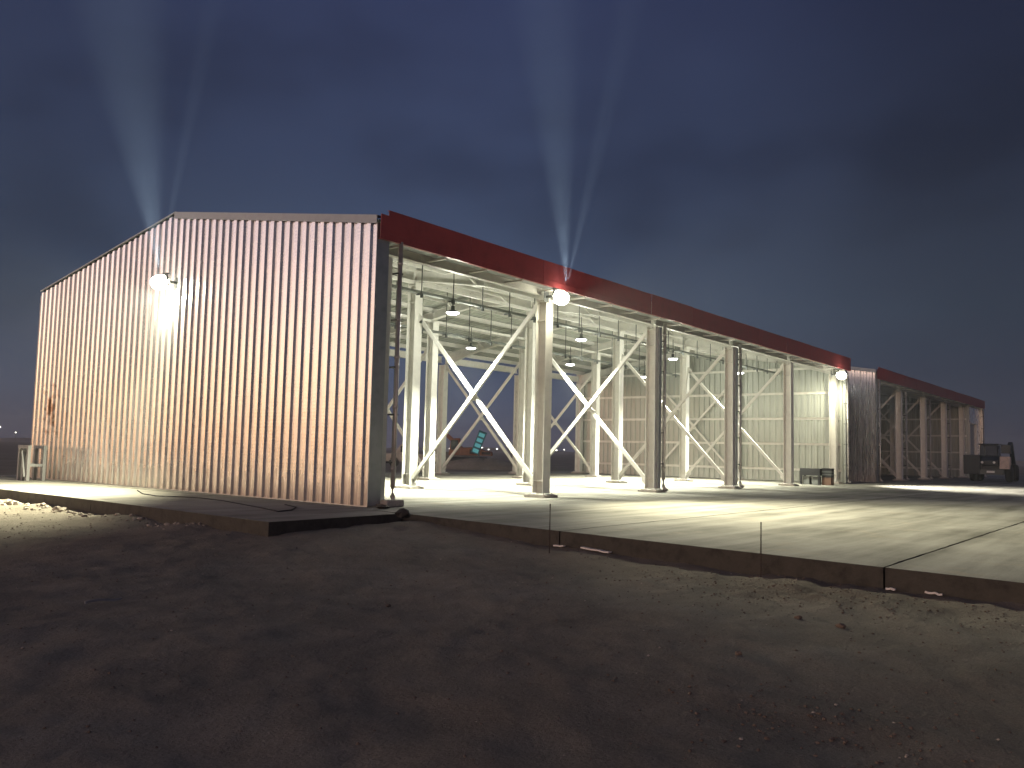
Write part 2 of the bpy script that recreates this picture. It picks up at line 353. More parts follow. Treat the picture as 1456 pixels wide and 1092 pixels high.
# ------------------------------------------------------------------ concrete slab, cast in bays with open joints
slab = bpy.data.objects.new('concrete_slab', None); col.objects.link(slab); slab['kind'] = 'structure'
def skew(y): return -1.15+.12*(y+2.2)
G_ = .012
def panel(pts):
    # slightly chipped edges: subdivide and jitter the outline of the near edges
    out = []
    n = len(pts)
    for i in range(n):
        a = Vector((*pts[i], 0)); b = Vector((*pts[(i+1) % n], 0)); out.append(a)
        near = (a-CAM).length < 26 or (b-CAM).length < 26
        m = int((b-a).length/.35) if near else 0
        nrm = Vector(((b-a).y, -(b-a).x, 0)).normalized() if m else None
        for k in range(1, m):
            p = a.lerp(b, k/m); out.append(p - nrm*abs(rnd.gauss(0, .007)))
    mb = MB(); n = len(out)
    mb.v = [(p.x, p.y, 0) for p in out] + [(p.x, p.y, -.5) for p in out]
    mb.f = [tuple(range(n)), tuple(range(2*n-1, n-1, -1))] + [(i, n+i, n+(i+1) % n, (i+1) % n) for i in range(n)]
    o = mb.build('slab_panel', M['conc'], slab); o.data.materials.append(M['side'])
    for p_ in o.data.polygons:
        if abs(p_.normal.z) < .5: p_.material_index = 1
    return o
vj = [-34, -28, -22, -16, -10.9, -6, -1]
uj = [None, 22.5, 46, 90]
for a, b in zip(vj, vj[1:]):
    for u0, u1 in zip(uj, uj[1:]):
        l0 = skew(a) if u0 is None else u0+G_; l1 = skew(b) if u0 is None else u0+G_
        panel([(l0, a+G_), (u1-G_, a+G_), (u1-G_, b-G_), (l1, b-G_)])
# inside the sheds and before the gable
vj2 = [-1, 4.2, 9.2, 14.2, 18]
uj2 = [-1.0, 5.6, 17.6, 29.6, 41.6, 90]
for a, b in zip(vj2, vj2[1:]):
    for u0, u1 in zip(uj2, uj2[1:]):
        if a == -1 and u0 == -1.0: panel([(-1.02, a+G_), (u1-G_, a+G_), (u1-G_, b-G_), (-1.02, b-G_)])
        else: panel([(u0+G_, a+G_), (u1-G_, a+G_), (u1-G_, b-G_), (u0+G_, b-G_)])
panel([(-4.2, -2.2), (-1.2, -2.1), (-1.04, -1.02), (-1.04, 4.19), (-3.98, 4.19)])
panel([(-3.98, 4.21), (-1.04, 4.21), (-1.04, 11.2), (-3.85, 11.2)])
panel([(-3.85, 11.22), (-1.04, 11.22), (-1.04, 18), (-3.8, 18)])

# ------------------------------------------------------------------ sheds
PER = .31; SW = PER*4
def ribs(n=4, d=.055):    # (along, proud) of n ribs
    out = []
    for i in range(n):
        o = i*PER; out += [(o, 0), (o+.115, 0), (o+.15, d), (o+.265, d), (o+.30, 0)]
    out.append((n*PER, 0)); return out
VC = 7.45; SL = .168
def roof(v): return 5.99+SL*((v+.52) if v < VC else (2*VC-v+.52))
_share = {}
def shared(key, fn):
    if key not in _share: _share[key] = fn()
    return _share[key]
def gable_sheets(shed, u, s, v0=-.50, v1=15.42, name='wall_sheet', top=None, inner=False):
    """ribbed sheets; s=-1: ribs stand out towards -x"""
    n = int(round((v1-v0)/SW)); w = (v1-v0)/n; kx = w/SW
    for i in range(n):
        def mk():
            mb = MB(); base = v0+i*w; pr = ribs(4)
            lap = .003*(i % 2)
            for (a, d) in pr:
                v = base+a*kx
                t = (top(v) if top else roof(v)-.03)
                mb.v.append((s*(d+lap), v, .03)); mb.v.append((s*(d+lap), v, t))
            for j in range(len(pr)-1): mb.f.append((2*j, 2*j+2, 2*j+3, 2*j+1) if s < 0 else (2*j, 2*j+1, 2*j+3, 2*j+2))
            return mb.mesh('wall_sheet', M['sheetin' if inner else 'sheet'])
        me_ = shared(('g', s, i, v0, v1, top is None, inner), mk)
        inst(name, me_, shed, (u, 0, 0))
def column_mesh(h, w=.32, d=.34, t=.018):
    def mk():
        mb = MB(); mb.box((-w/2, -d/2, .02), (w/2, -d/2+t, h)); mb.box((-w/2, d/2-t, .02), (w/2, d/2, h)); mb.box((-t/2, -d/2+t, .02), (t/2, d/2-t, h))
        # stiffeners
        for z in (.35, h-.6, h-.08):
            mb.box((-w/2+.01, -d/2+t, z), (-t/2, d/2-t, z+.012)); mb.box((t/2, -d/2+t, z), (w/2-.01, d/2-t, z+.012))
        return mb.mesh('column', M['white'])
    return shared(('c', round(h, 2), w, d), mk)
plate_me = MB().box((-.24, -.26, 0), (.24, .26, .022)); 
for a in (-1, 1):
    for b in (-1, 1): plate_me.lathe((a*.19, b*.21, .022), [(.018, 0), (.018, .03)], 6)
plate_me = plate_me.mesh('base_plate', M['white'])
pad_me = MB().box((-.30, -.34, .0), (.30, .34, .07)).mesh('grout_pad', M['pad'])
def add_column(shed, u, v, h, big=True):
    c = inst('column', column_mesh(h), shed, (u, v, .09))
    p = inst('base_plate', plate_me, c, (0, 0, -.018)); g = inst('footing_pad', pad_me, c, (0, 0, -.088))
    return c
def add_rafter(shed, u):
    for side in (0, 1):
        def mk():
            mb = MB(); t = .014; fl = .11
            def V(v): return v if side == 0 else 2*VC-v
            tops = [(.0, roof(0)-.20), (VC, roof(VC)-.20)]
            bots = [(.17, 5.38), (2.1, roof(2.1)-.50), (VC-1.2, roof(VC-1.2)-.50), (VC, roof(VC)-.58)]
            pts = [(0, V(a), z) for a, z in tops] + [(0, V(a), z) for a, z in reversed(bots)] + [(0, V(0), 5.38)]
            mb.poly_prism([(-t/2, p[1], p[2]) for p in pts], (t, 0, 0))
            for (a, za), (b, zb) in zip(bots, bots[1:]): mb.bar((0, V(a), za), (0, V(b), zb), 2*fl, .016)
            mb.bar((0, V(0), tops[0][1]), (0, V(VC), tops[1][1]), 2*fl, .014)
            for a in (2.1, 5., VC-.02): mb.box((-fl+.01, V(a)-.006, roof(a)-.50), (fl-.01, V(a)+.006, roof(a)-.21))
            return mb.mesh('rafter', M['white'])
        inst('rafter', shared(('r', side), mk), shed, (u, 0, 0))
def add_brace(shed, u, va, vb, zlo=.32, zhi=5.25, thick=.115):
    m_ = ((va+vb)/2, (zlo+zhi)/2)
    def one(sg):
        mb = MB(); a = va+.17; b = vb-.17
        p, q = ((0, a, zlo), (0, b, zhi)) if sg > 0 else ((0, a, zhi), (0, b, zlo))
        mb.bar(p, q, .07, thick, ref=(1, 0, 0)); return mb
    # bar's width axis: lie flat in the frame plane
    for sg in (1, -1):
        mb = MB(); a = va+.17; b = vb-.17
        p, q = ((0, a, zlo), (0, b, zhi)) if sg > 0 else ((0, a, zhi), (0, b, zlo))
        mb.bar(p, q, thick, .075, ref=(1, 0, 0))
        me_ = shared(('b', sg, va, vb, zlo, zhi, thick), lambda: mb.mesh('brace', M['white']))
        inst('brace', me_, shed, (u+(.045*sg), 0, 0))
    def gus():
        g = MB(); c = Vector((0, m_[0], m_[1]))
        g.box((-.008, c.y-.13, c.z-.15), (.008, c.y+.13, c.z+.15))
        return g.mesh('gusset_plate', M['white'])
    inst('gusset_plate', shared(('gu', m_), gus), shed, (u, 0, 0))
    for (v, z, dv) in ((va+.17, zlo, 1), (va+.17, zhi, 1), (vb-.17, zlo, -1), (vb-.17, zhi, -1)):
        def ge():
            s_ = 1 if z < 2 else -1
            pts = [(-.006, v, z-.16), (-.006, v, z+.16), (-.006, v+dv*.2, z+s_*.2), (-.006, v+dv*.2, z+s_*.02)]
            return MB().poly_prism(pts, (.012, 0, 0)).mesh('gusset_plate', M['white'])
        inst('gusset_plate', shared(('ge', v, z, dv), ge), shed, (u, 0, 0))
def downpipe(shed, u, v, ztop=5.45, r=.05, foot=True):
    def mk():
        mb = MB(); mb.tube([(0, 0, ztop), (0, 0, .42), (0, 0, .22), (0, -.03, .12), (0, -.14, .07)], r, 10)
        for z in (5.1, 3.9, 3.1, 2.05, .75): mb.lathe((0, 0, z), [(r+.008, 0), (r+.014, .012), (r+.014, .05), (r+.008, .062)], 10)
        return mb.mesh('downpipe', M['pipe'], True)
    p = inst('downpipe', shared(('dp', ztop, r), mk), shed, (u, v, 0))
    def br():
        mb = MB()
        for z in (.9, 1.9, 2.9, 3.9, 4.9): mb.box((-.07, .03, z), (.07, .16, z+.035)); mb.box((-.075, -.02, z), (-.055, .05, z+.035)); mb.box((.055, -.02, z), (.075, .05, z+.035))
        return mb.mesh('pipe_bracket', M['dark'])
    inst('pipe_bracket', shared('pb', br), p, (0, 0, 0))
    return p
PV = [0.10, 1.30, 2.50, 3.70, 4.90, 6.10, 7.15]
def shed_build(name, label, u0, frames, uend, end_u, enclosed=False, gable_u=None):
    s = thing(name, label, 'shed', (0, 0, 0))
    gu = gable_u
    gable_sheets(s, gu, -1)
    # roof sheets
    n = int(round((uend-gu)/SW)); w = (uend-gu)/n
    for i in range(n):
        for side in (0, 1):
            def mk():
                mb = MB(); pr = ribs(4, .04)
                for a, d in pr:
                    vv = [-.50, VC] if side == 0 else [2*VC+.5, VC]
                    for v in vv: mb.v.append((a*w/SW, v, roof(v) - .0 + d - .02))
                for j in range(len(pr)-1): mb.f.append((2*j, 2*j+2, 2*j+3, 2*j+1) if side == 0 else (2*j, 2*j+1, 2*j+3, 2*j+2))
                return mb.mesh('roof_sheet', M['roofin'])
            inst('roof_sheet', shared(('rs', side, round(w, 4)), mk), s, (gu+i*w, 0, .003*(i % 2)))
    # purlins
    for side in (0, 1):
        for v in PV:
            V_ = v if side == 0 else 2*VC-v
            mb = MB(); z = roof(v)-.035
            sg = 1 if side == 0 else -1
            mb.box((gu+.06, V_-.004, z-.19), (uend-.05, V_+.004, z)); mb.box((gu+.06, V_-.004 if sg > 0 else V_-.068, z-.198), (uend-.05, V_+.068 if sg > 0 else V_+.004, z-.19))
            mb.box((gu+.06, V_-.068 if sg > 0 else V_+.0041, z-.006), (uend-.05, V_-.0041 if sg > 0 else V_+.068, z))
            mb.build('purlin', M['white'], s)
    rows = [0, 5, 10, 15]
    for u in frames:
        for v in rows:
            h = (5.36 if v in (0, 15) else roof(v)-.60)-.09
            add_column(s, u, v, h)
        add_rafter(s, u)
        if not (end_u is not None and abs(u-end_u) < .5):
            add_brace(s, u, 0, 5); add_brace(s, u, 10, 15)
        else:
            add_brace(s, u, 5, 10, thick=.10)
        # fly braces
        for v, dv in ((2.50, .42), (6.10, .42), (2*VC-2.5, -.42), (2*VC-6.1, -.42)):
            for sg in (1, -1):
                def mk():
                    return MB().bar((0, v, roof(v)-.47), (sg*.62, v, roof(v)-.13), .05, .05).mesh('fly_brace', M['white'])
                inst('fly_brace', shared(('fb', v, sg), mk), s, (u, 0, 0))
    # eave beams front and rear with bottom flange
    for v in (0, 15):
        us = [gu+.3] + list(frames)
        for a, b in zip(us, us[1:]):
            mb = MB(); a_, b_ = a+(.17 if a in frames else 0), b-.17
            mb.box((a_, v-.006, 5.46), (b_, v+.006, 5.74)); mb.box((a_, v-.07, 5.44), (b_, v+.07, 5.455)); mb.box((a_, v-.07, 5.745), (b_, v+.07, 5.76))
            mb.build('eave_beam', M['white'], s)
    # longitudinal ties over inner rows
    for v in (5, 10):
        mb = MB().box((gu+.1, v-.05, roof(v)-.62), (uend-.1, v+.05, roof(v)-.52)); mb.build('tie_beam', M['white'], s)
    # far end wall and its girts
    if end_u is not None:
        gable_sheets(s, end_u+.24, -1, name='wall_sheet', inner=True)
        for z in (.63, 1.91, 3.19, 4.47, 5.72):
            MB().box((end_u+.175, -.3 if z < 5.7 else .5, z-.06), (end_u+.182, 15.2 if z < 5.7 else 14.4, z+.06)).box((end_u+.12, -.3 if z < 5.7 else .5, z+.052), (end_u+.175, 15.2 if z < 5.7 else 14.4, z+.06)).build('girt', M['white'], s)
    for z in (.63, 1.91, 3.19, 4.47, 5.72):
        MB().box((gu+.10, -.3 if z < 5.7 else .5, z-.06), (gu+.107, 15.2 if z < 5.7 else 14.4, z+.06)).build('girt', M['white'], s)
    # barge trims over the gable, corner trims
    for side in (0, 1):
        a = -.56 if side == 0 else 2*VC+.56
        mb = MB(); za = roof(-.52)-.02; zb = roof(VC)-.02
        for (u_, tt) in ((gu-.062, .012),):
            lo = .10 if side == 0 else -.045
            pts = [(u_, a, za-lo), (u_, VC, zb-lo), (u_, VC, zb+.07), (u_, a, za+.07)]
            mb.poly_prism(pts, (-tt, 0, 0))
        pts = [(gu-.074, a, za+.07), (gu-.074, VC, zb+.07), (gu-.074, VC, zb+.082), (gu-.074, a, za+.082)]
        mb.poly_prism(pts, (.30, 0, 0))
        mb.build('barge_trim', M['barge'], s)
        MB().box((gu-.05, (-.56 if side == 0 else 2*VC+.545), .03), (gu+.30, (-.545 if side == 0 else 2*VC+.56), 5.90)).build('corner_trim', M['galv'], s)
    MB().poly_prism([(gu-.05, VC-.2, roof(VC)+.035-.03), (gu-.05, VC, roof(VC)+.075), (gu-.05, VC+.2, roof(VC)+.035-.03)], (uend-gu, 0, 0)).build('ridge_cap', M['galv'], s)
    # bottom trim
    MB().box((gu-.01, -.50, .004), (gu+.06, 15.4, .03)).build('base_channel', M['galv'], s)
    # red fascia in lengths
    nf = int((uend+.35-gu)/3.03)+1; wf = (uend+.30-gu+.06)/nf
    for i in range(nf):
        a = gu-.02+i*wf; b = a+wf-.012; o = rnd.uniform(-.010, .010); d = rnd.uniform(-.010, .010)
        mb = MB(); v = -.62+o
        mb.box((a+(.22 if i == 0 else 0), v-.012, 5.56+d), (b, v, 6.20+d))
        if i == 0: mb.box((a, v-.012, 5.56+d), (a+.2195, v, 6.08+d))
        # folded lip and upper hem
        mb.box((a, v+.0005, 5.56+d), (b, v+.075, 5.568+d)); mb.box((a+(.22 if i == 0 else 0), v+.0005, 6.19+d), (b, v+.05, 6.198+d))
        # shallow swage line
        mb.box((a+(.22 if i == 0 else 0), v-.018, 5.70+d), (b, v-.0125, 5.712+d))
        mb.build('fascia_panel', M['red'], s)
        for q in (.2, .7):
            MB().box((a+wf*q, -.60, 5.50), (a+wf*q+.06, -.02, 5.545)).build('fascia_bracket', M['white'], s)
    # gutter behind the fascia
    MB().box((gu+.1, -.53, 5.60), (uend, -.16, 5.612)).box((gu+.1, -.172, 5.613), (uend, -.16, 5.76)).build('gutter', M['galv'], s)
    return s
s1 = shed_build('open_shed', 'long open-fronted steel shed with ribbed metal gable and red fascia, brightly lit inside', 0, [0, 6, 12, 18, 24, 30], 30.35, 30, gable_u=-.62)
s2 = shed_build('open_shed', 'unlit open-fronted steel shed with red fascia standing behind the bright shed', 36, [36, 42, 48, 54, 60], 65.6, 60, gable_u=35.3)
# end trims of the first shed
MB().box((30.31, -.56, .03), (30.33, -.2, 5.9)).build('corner_trim', M['galv'], s1)
MB().box((30.0, -.575, .03), (30.33, -.561, 5.58)).build('corner_trim', M['galv'], s1)
# downpipes
downpipe(s1, -.02, -.60, 5.60)
MB().box((-.24, -.52, .0), (.02, -.30, .10)).build('footing_pad', M['pad'], s1)
MB().box((-.34, -.78, .003), (.16, -.56, .15)).build('footing_pad', M['pad'], s1, bevel=.03)
for u in (12, 18):
    downpipe(s1, u+.28, -.27, 5.50, .055); inst('shaded_face_strip', shared('shade_strip', lambda: MB().box((-.13, -.05, .12), (.02, 0, 5.36)).mesh('shaded_face_strip', M['galv'])), s1, (u+.14, -.18, 0))  # added grey strip stands in for the column's shaded front face
downpipe(s1, 30.12, -.62, 5.45, .05)
for u in (35.62,): downpipe(s2, u, -.62, 5.5, .055)
for u in (42, 48, 54): downpipe(s2, u+.42, -.30, 5.35, .055)
downpipe(s2, 65.2, -.62, 5.5, .055)
# closed store at the far end of the second shed
fw2 = []
def front_strip(a, b, z0, z1):
    mb = MB(); n = max(1, int(round((b-a)/PER))); w = (b-a)/n
    for i in range(n):
        o = a+i*w
        for x, d in ((0, 0), (.4*w, 0), (.5*w, .03), (.85*w, .03), (.97*w, 0)): mb.v += [(o+x, -.25-d, z0), (o+x, -.25-d, z1)]
    mb.v += [(b, -.25, z0), (b, -.25, z1)]
    for j in range(len(mb.v)//2-1): mb.f.append((2*j, 2*j+2, 2*j+3, 2*j+1))
    mb.build('store_wall', M['sheet'], s2)
front_strip(60.2, 61.6, .03, 5.5); front_strip(61.6, 64.2, 4.2, 5.5); front_strip(64.2, 65.5, .03, 5.5)
dr = MB()
for k in range(14): dr.box((61.65, -.10-.02*(k % 2), .03+k*.297), (64.15, -.06, .03+k*.297+.29))
dr.build('roller_door', M['galv'], s2)
fr = MB().box((61.52, -.30, .03), (61.62, -.04, 4.3)).box((64.18, -.30, .03), (64.28, -.04, 4.3)).box((61.62, -.30, 4.2), (64.18, -.04, 4.3)); fr.build('door_frame', M['white'], s2)
gable_sheets(s2, 65.55, 1)
nr = 28; wr = (65.5-35.4)/nr
def rear():
    mb = MB()
    for a_, d_ in ribs(4): mb.v += [(a_*wr/SW, d_, .03), (a_*wr/SW, d_, 5.85)]
    for j in range(len(mb.v)//2-1): mb.f.append((2*j, 2*j+1, 2*j+3, 2*j+2))
    return mb.mesh('rear_wall_sheet', M['sheetin'])
for i in range(nr): inst('rear_wall_sheet', shared('rear', rear), s2, (35.4+i*wr, 15.25, 0))

# ------------------------------------------------------------------ lights
def spot(name, loc, target, watts, size, blend, color, parent=None, radius=.12, size2=None):
    d = bpy.data.lights.new(name, 'SPOT'); d.energy = watts; d.spot_size = R(size); d.spot_blend = blend; d.color = color; d.shadow_soft_size = radius
    o = bpy.data.objects.new(name, d); col.objects.link(o); o.location = loc
    o.rotation_euler = (Vector(target)-Vector(loc)).to_track_quat('-Z', 'Y').to_euler()
    return o
WARM = (1, .95, .68)
# high bay lamps under the cable tray rows
def highbay(loc, label):
    t = thing('pendant_lamp', label, 'lamp', loc, 0, 'lit pendant lamps hanging under the shed roof')
    m1 = shared('hb1', lambda: MB().lathe((0, 0, 0), [(.04, .20), (.055, .18), (.055, .08), (.09, .07), (.175, .02), (.19, 0), (.175, .004), (.1, .04)], 20).mesh('lamp_housing', M['dark'], True))
    m2 = shared('hb2', lambda: MB().lathe((0, 0, 0), [(.02, -.05), (.12, -.04), (.178, -.012), (.18, .006), (.02, .012)], 20).mesh('lens', M['lens2'], True))
    m3 = shared('hb3', lambda: MB().tube([(0, 0, .20), (0, 0, .78)], .013, 6).box((-.04, -.03, .26), (.04, .03, .36)).mesh('hanger_rod', M['dark']))
    inst('lamp_housing', m1, t); inst('lens', m2, t); inst('hanger_rod', m3, t)
    o = spot('lamp_light', (loc[0], loc[1], loc[2]-.07), (loc[0], loc[1], 0), 5600 if loc[1] < 5 else 8000, 114, .8, (1, 1, .80), radius=.15)
    d = bpy.data.lights.new('lamp_glow', 'POINT'); d.energy = 170; d.color = (1, 1, .84); d.shadow_soft_size = .16
    o = bpy.data.objects.new('lamp_glow', d); col.objects.link(o); o.location = (loc[0], loc[1], loc[2]-.25)
    return t
wh = {0: 'nearest the gable', 1: 'second bay from the gable', 2: 'third bay from the gable', 3: 'fourth bay from the gable'}
for i, u in enumerate((5.02, 11.5, 18.1, 24.6)):
    highbay((u, 2.5, 5.06), 'round lit pendant lamp in the row nearer the open front, ' + wh[i])
    highbay((u, 7.5, 5.06), 'round lit pendant lamp in the row under the ridge, ' + wh[i])
# cable trays with hangers
for v, lab in ((2.62, 'grey steel cable tray hung on rods just inside the open front'), (7.62, 'grey steel cable tray hung on rods under the ridge')):
    t = thing('cable_tray', lab, 'cable tray', (0, v, 0))
    MB().box((.2, -.075, 5.42), (29.7, .075, 5.43)).box((.2, -.078, 5.42), (29.7, -.0755, 5.49)).box((.2, .0755, 5.42), (29.7, .078, 5.49)).build('tray', M['tray'], t)
    zt = roof(v)-.05
    rod = MB().box((-.012, -.10, 5.36), (.012, -.08, zt)).box((-.02, -.10, 5.385), (.02, .10, 5.41)).box((-.03, -.13, 5.30), (.03, -.07, 5.42)).mesh('hanger', M['dark'])
    k = 0; u = 1.25
    while u < 29.5: inst('hanger', rod, t, (u, 0, 0)); u += 1.27
# conduit from tray to far wall
# floodlights
def floodlight(loc, out, label):
    out = Vector(out).normalized(); t = thing('floodlight', label, 'floodlight', loc, math.atan2(out.y, out.x), 'wall mounted floodlights')
    # local +x is outward from the wall
    hs = MB(); hs.poly_prism([(-.06, -.21, -.14), (.02, -.21, -.16), (.05, -.21, .0), (.04, -.21, .12), (.0, -.21, .16)], (0, .42, 0))
    hs.build('housing', M['dark'], t, bevel=.02)
    fins = MB()
    for k in range(7): fins.box((-.06, -.18+k*.058, .163), (.03, -.17+k*.058, .19))
    fins.build('cooling_fin', M['dark'], t)
    ln = MB(); ln.lathe((.10, 0, -.06), [(.02, -.20), (.14, -.17), (.215, -.09), (.235, 0), (.215, .09), (.14, .16), (.02, .19)], 24, (.35, 0, 1)); ln.build('lens', M['lens'], t, smooth=True)  # lens swollen into a globe to stand in for the lamp's glare
    ar = MB().box((-.36, -.03, -.03), (.0, .03, .03)).box((-.375, -.10, -.14), (-.36, .10, .14)); ar.build('wall_arm', M['dark'], t)
    return t
L1 = Vector((5.72, -.62, 5.36)); L3 = Vector((28.95, -.62, 5.25)); LG = Vector((-1.0, 7.25, 5.45))
floodlight(L1, (0, -1, 0), 'glaring floodlight on the first front column right of the corner, under the red fascia')
floodlight(L3, (0, -1, 0), 'glaring floodlight at the far end of the bright shed, by the last column')
floodlight(LG, (-1, 0, 0), 'glaring floodlight high on the ribbed gable wall below the roof apex')
spot('lamp_light', L1+Vector((0, -.2, -.36)), (6.5, -12.5, 0), 12500, 112, 1, WARM, radius=.1)
spot('lamp_light', L3+Vector((0, -.2, -.36)), (30.5, -8, 0), 13000, 92, .9, (1, .95, .82), radius=.1)
spot('lamp_light', LG+Vector((-.2, 0, -.36)), (-7.5, 9.5, 0), 15500, 128, 1, WARM, radius=.1)
# spill back over the wall and column the lamp hangs on
for p, q, w in ((L1, L1+Vector((.3, .5, -1.2)), 45), (L3, L3+Vector((.5, .5, -1.6)), 400), (LG, LG+Vector((.45, 0, -.8)), 420)):
    o = spot('lamp_spill', p+Vector((0, 0, -.36)), q, w, 150, .9, WARM, radius=.08)
# light escaping upwards through the vents of the two floodlights: beams in the night air
def beam(p, tilt, watts, size, blend):
    d = up0*0 + Vector((0, 0, 1))*math.cos(R(tilt)) + Vector((rt0.x, rt0.y, 0))*math.sin(R(tilt))
    spot('upward_beam', p, p+d, watts*BEAM, size, blend, (.72, .90, 1.0), radius=.03)
b0 = LG+Vector((-.13, 0, .24)); beam(b0, -11.5, 9000, 24, 1); beam(b0, 8, 9000, 6, 1)
b1 = L1+Vector((.1, -.22, .24)); beam(b1, -5, 9000, 18, 1); beam(b1, 11.5, 8000, 8, 1)

# ------------------------------------------------------------------ small things on the slab
def ray_to(px, py, z):
    d = fw + rt*((px-728)/1208.2) - up*((py-546)/1208.2); t = (z-CAM.z)/d.z; p = CAM+d*t; return p
# rebar stakes
for (px, py, h, lab) in ((781, 786, .72, 'thin dark steel stake in the dirt beside the slab edge, the left one'), (1082, 822, .66, 'thin dark steel stake in the dirt beside the slab edge, the right one')):
    p = ray_to(px, py, -.26); z = gz(p.x, p.y)
    mb = MB().tube([(0, 0, -.15), (.004, .003, h*.5), (0, 0, h)], .008, 6)
    for k in range(24): mb.lathe((0, 0, h*k/24), [(.0095, 0), (.0095, .006)], 6)
    o = mb.build('steel_stake', M['rust']); o.location = (p.x, p.y, z); tag(o, lab, 'stake', 'steel stakes along the slab edge')
# white strip lying on the ground
def plank(px0, py0, px1, py1, w, lab, name='plastic_strip', m='tape', cat='strip'):
    a = ray_to(px0, py0, -.30); b = ray_to(px1, py1, -.30)
    for e in (a, b):
        if e.y < -2.3: e.x = min(e.x, skew(e.y)-.07)
    a.z = gz(a.x, a.y)+.03; b.z = gz(b.x, b.y)+.03
    mb = MB(); n = 5
    pts = [a.lerp(b, i/n)+Vector((0, 0, rnd.uniform(-.006, .012))) for i in range(n+1)]
    for p, q in zip(pts, pts[1:]): mb.bar(p, q, w, .02)
    o = mb.build(name, M[m]); tag(o, lab, cat); return o
plank(851, 785, 891, 790, .075, 'long white strip lying at the foot of the slab edge')
plank(803, 781, 816, 783, .05, 'short white scrap beside the left stake')
plank(1276, 840, 1290, 841, .03, 'pale scrap at the foot of the slab near the right border')
plank(1330, 847, 1352, 851, .02, 'white bent strip at the foot of the slab, rightmost scrap')
plank(120, 868, 172, 859, .012, 'thin pale stick lying on open dirt at lower left', 'stick', 'wood', 'stick')
plank(588, 741, 598, 748, .05, 'short pale offcut leaning at the slab notch', 'timber_offcut', 'wood', 'offcut')
# debris at the corner
def small_rocks(name, c, n, spread, r, label, cat, m, flat=.6, seed=3):
    q = random.Random(seed)
    mb = MB()
    for i in range(n):
        x = c[0]+q.gauss(0, spread[0]); y = c[1]+q.gauss(0, spread[1]); rr = r*q.uniform(.4, 1.2)
        mb.rock((x, y, gz(x, y)+rr*.25), rr, flat, seed*100+i)
    o = mb.build(name, M[m]); return o
p = ray_to(573, 739, -.05)
o = MB().rock((0, 0, 0), .13, .7, 5).rock((.12, .05, -.05), .09, .6, 6).build('dark_block', M['black']); o.location = (p.x-.05, p.y-.05, gz(p.x, p.y)+.2); tag(o, 'dark broken lump lying in the notch of the slab edge', 'lump')
p = ray_to(543, 723, 0)
o = MB().rock((0, 0, .03), .16, .3, 8).rock((.12, .03, .02), .1, .3, 9).build('dark_rag', M['rust']); o.location = (p.x, p.y, .01); tag(o, 'dark crumpled rag on the slab beside the corner downpipe', 'rag')
# rubble along the slab at the left
q = random.Random(21); mb = MB()
for i in range(150):
    y = q.uniform(-.5, 12.5); x = -4.1-abs(q.gauss(0, .28))-.02; r = q.choice([.02, .03, .05, .07])*q.uniform(.7, 1.3)*(1 if y > 3 else .6); mb.rock((x, y, gz(x, y)+r*.3), r, .6, i)
o = mb.build('rubble', M['stone']); o['kind'] = 'stuff'; o['label'] = 'broken pale stones strewn along the foot of the slab'; o['category'] = 'rubble'
for i, (px, py, r, lab) in enumerate(((15, 706, .13, 'largest pale stone at the slab foot by the left border'), (57, 713, .10, 'pale stone at the slab foot, right of the largest one'), (75, 714, .085, 'small pale stone touching its neighbour at the slab foot'), (128, 722, .10, 'lone pale stone at the slab foot below the gable'))):
    p = ray_to(px, py, -.22); p.x = min(p.x, -4.2-r); o = MB().rock((0, 0, 0), r, .7, 50+i).build('stone', M['stone']); o.location = (p.x, p.y, gz(p.x, p.y)+r*.4); tag(o, lab, 'stone', 'stones at the slab foot')
# heap of rubble at far left
q = random.Random(4); mb = MB()
for i in range(90):
    x = q.gauss(-3.2, .9); y = q.gauss(17.3, 1.3); r = q.uniform(.05, .17); mb.rock((x, y, max(gz(x, y), -.1)+r*.3), r, .7, i+300)
o = mb.build('rubble', M['stone']); o['kind'] = 'stuff'; o['label'] = 'low heap of broken rubble beyond the shed at far left'; o['category'] = 'rubble'
# clods and pebbles on the dirt
q = random.Random(9); mb = MB()
for i in range(6000):
    if i < 520: x = q.gauss(-3.0, .75); y = q.gauss(-10.4, 1.7); r = q.uniform(.004, .015)
    elif i < 700: x = q.gauss(-7.6, .35); y = q.gauss(-12.0, .5); r = q.uniform(.004, .014)
    elif i < 1300: x = q.uniform(-9, -4.2); y = q.uniform(0, 13); r = q.uniform(.005, .02)
    else: x = q.uniform(-11, -1.5); y = q.uniform(-13, 3); r = abs(q.gauss(0, .004))+.003
    if x > skew(y)-.05 and y < -2.2: continue
    if y > -2.4 and x > -4.25: continue
    mb.rock((x, y, gz(x, y)+r*.25), r, .65, i)
o = mb.build('pebbles', M['clod']); o.data.materials.append(M['stone'])
for k_, p_ in enumerate(o.data.polygons): p_.material_index = 1 if (k_//28) % 25 == 0 else 0
o['kind'] = 'stuff'; o['label'] = 'scattered earth clods and pebbles on the dirt'; o['category'] = 'pebbles'
for i, (px, py, r) in enumerate(((859, 788, .03), (1135, 884, .035), (1196, 895, .045), (552, 855, .028), (1050, 940, .03))):
    p = ray_to(px, py, -.27); o = MB().rock((0, 0, 0), r, .6, 80+i).build('earth_clod', M['clod']); o.location = (p.x, p.y, gz(p.x, p.y)+r*.3)
    tag(o, ['dark clod near the left stake foot', 'round dark clod on open dirt right of centre', 'larger flat dark clod on open dirt at right', 'small dark clod on open dirt left of centre', 'flat dark clod on the near dirt at right'][i], 'clod', 'loose clods on the dirt')
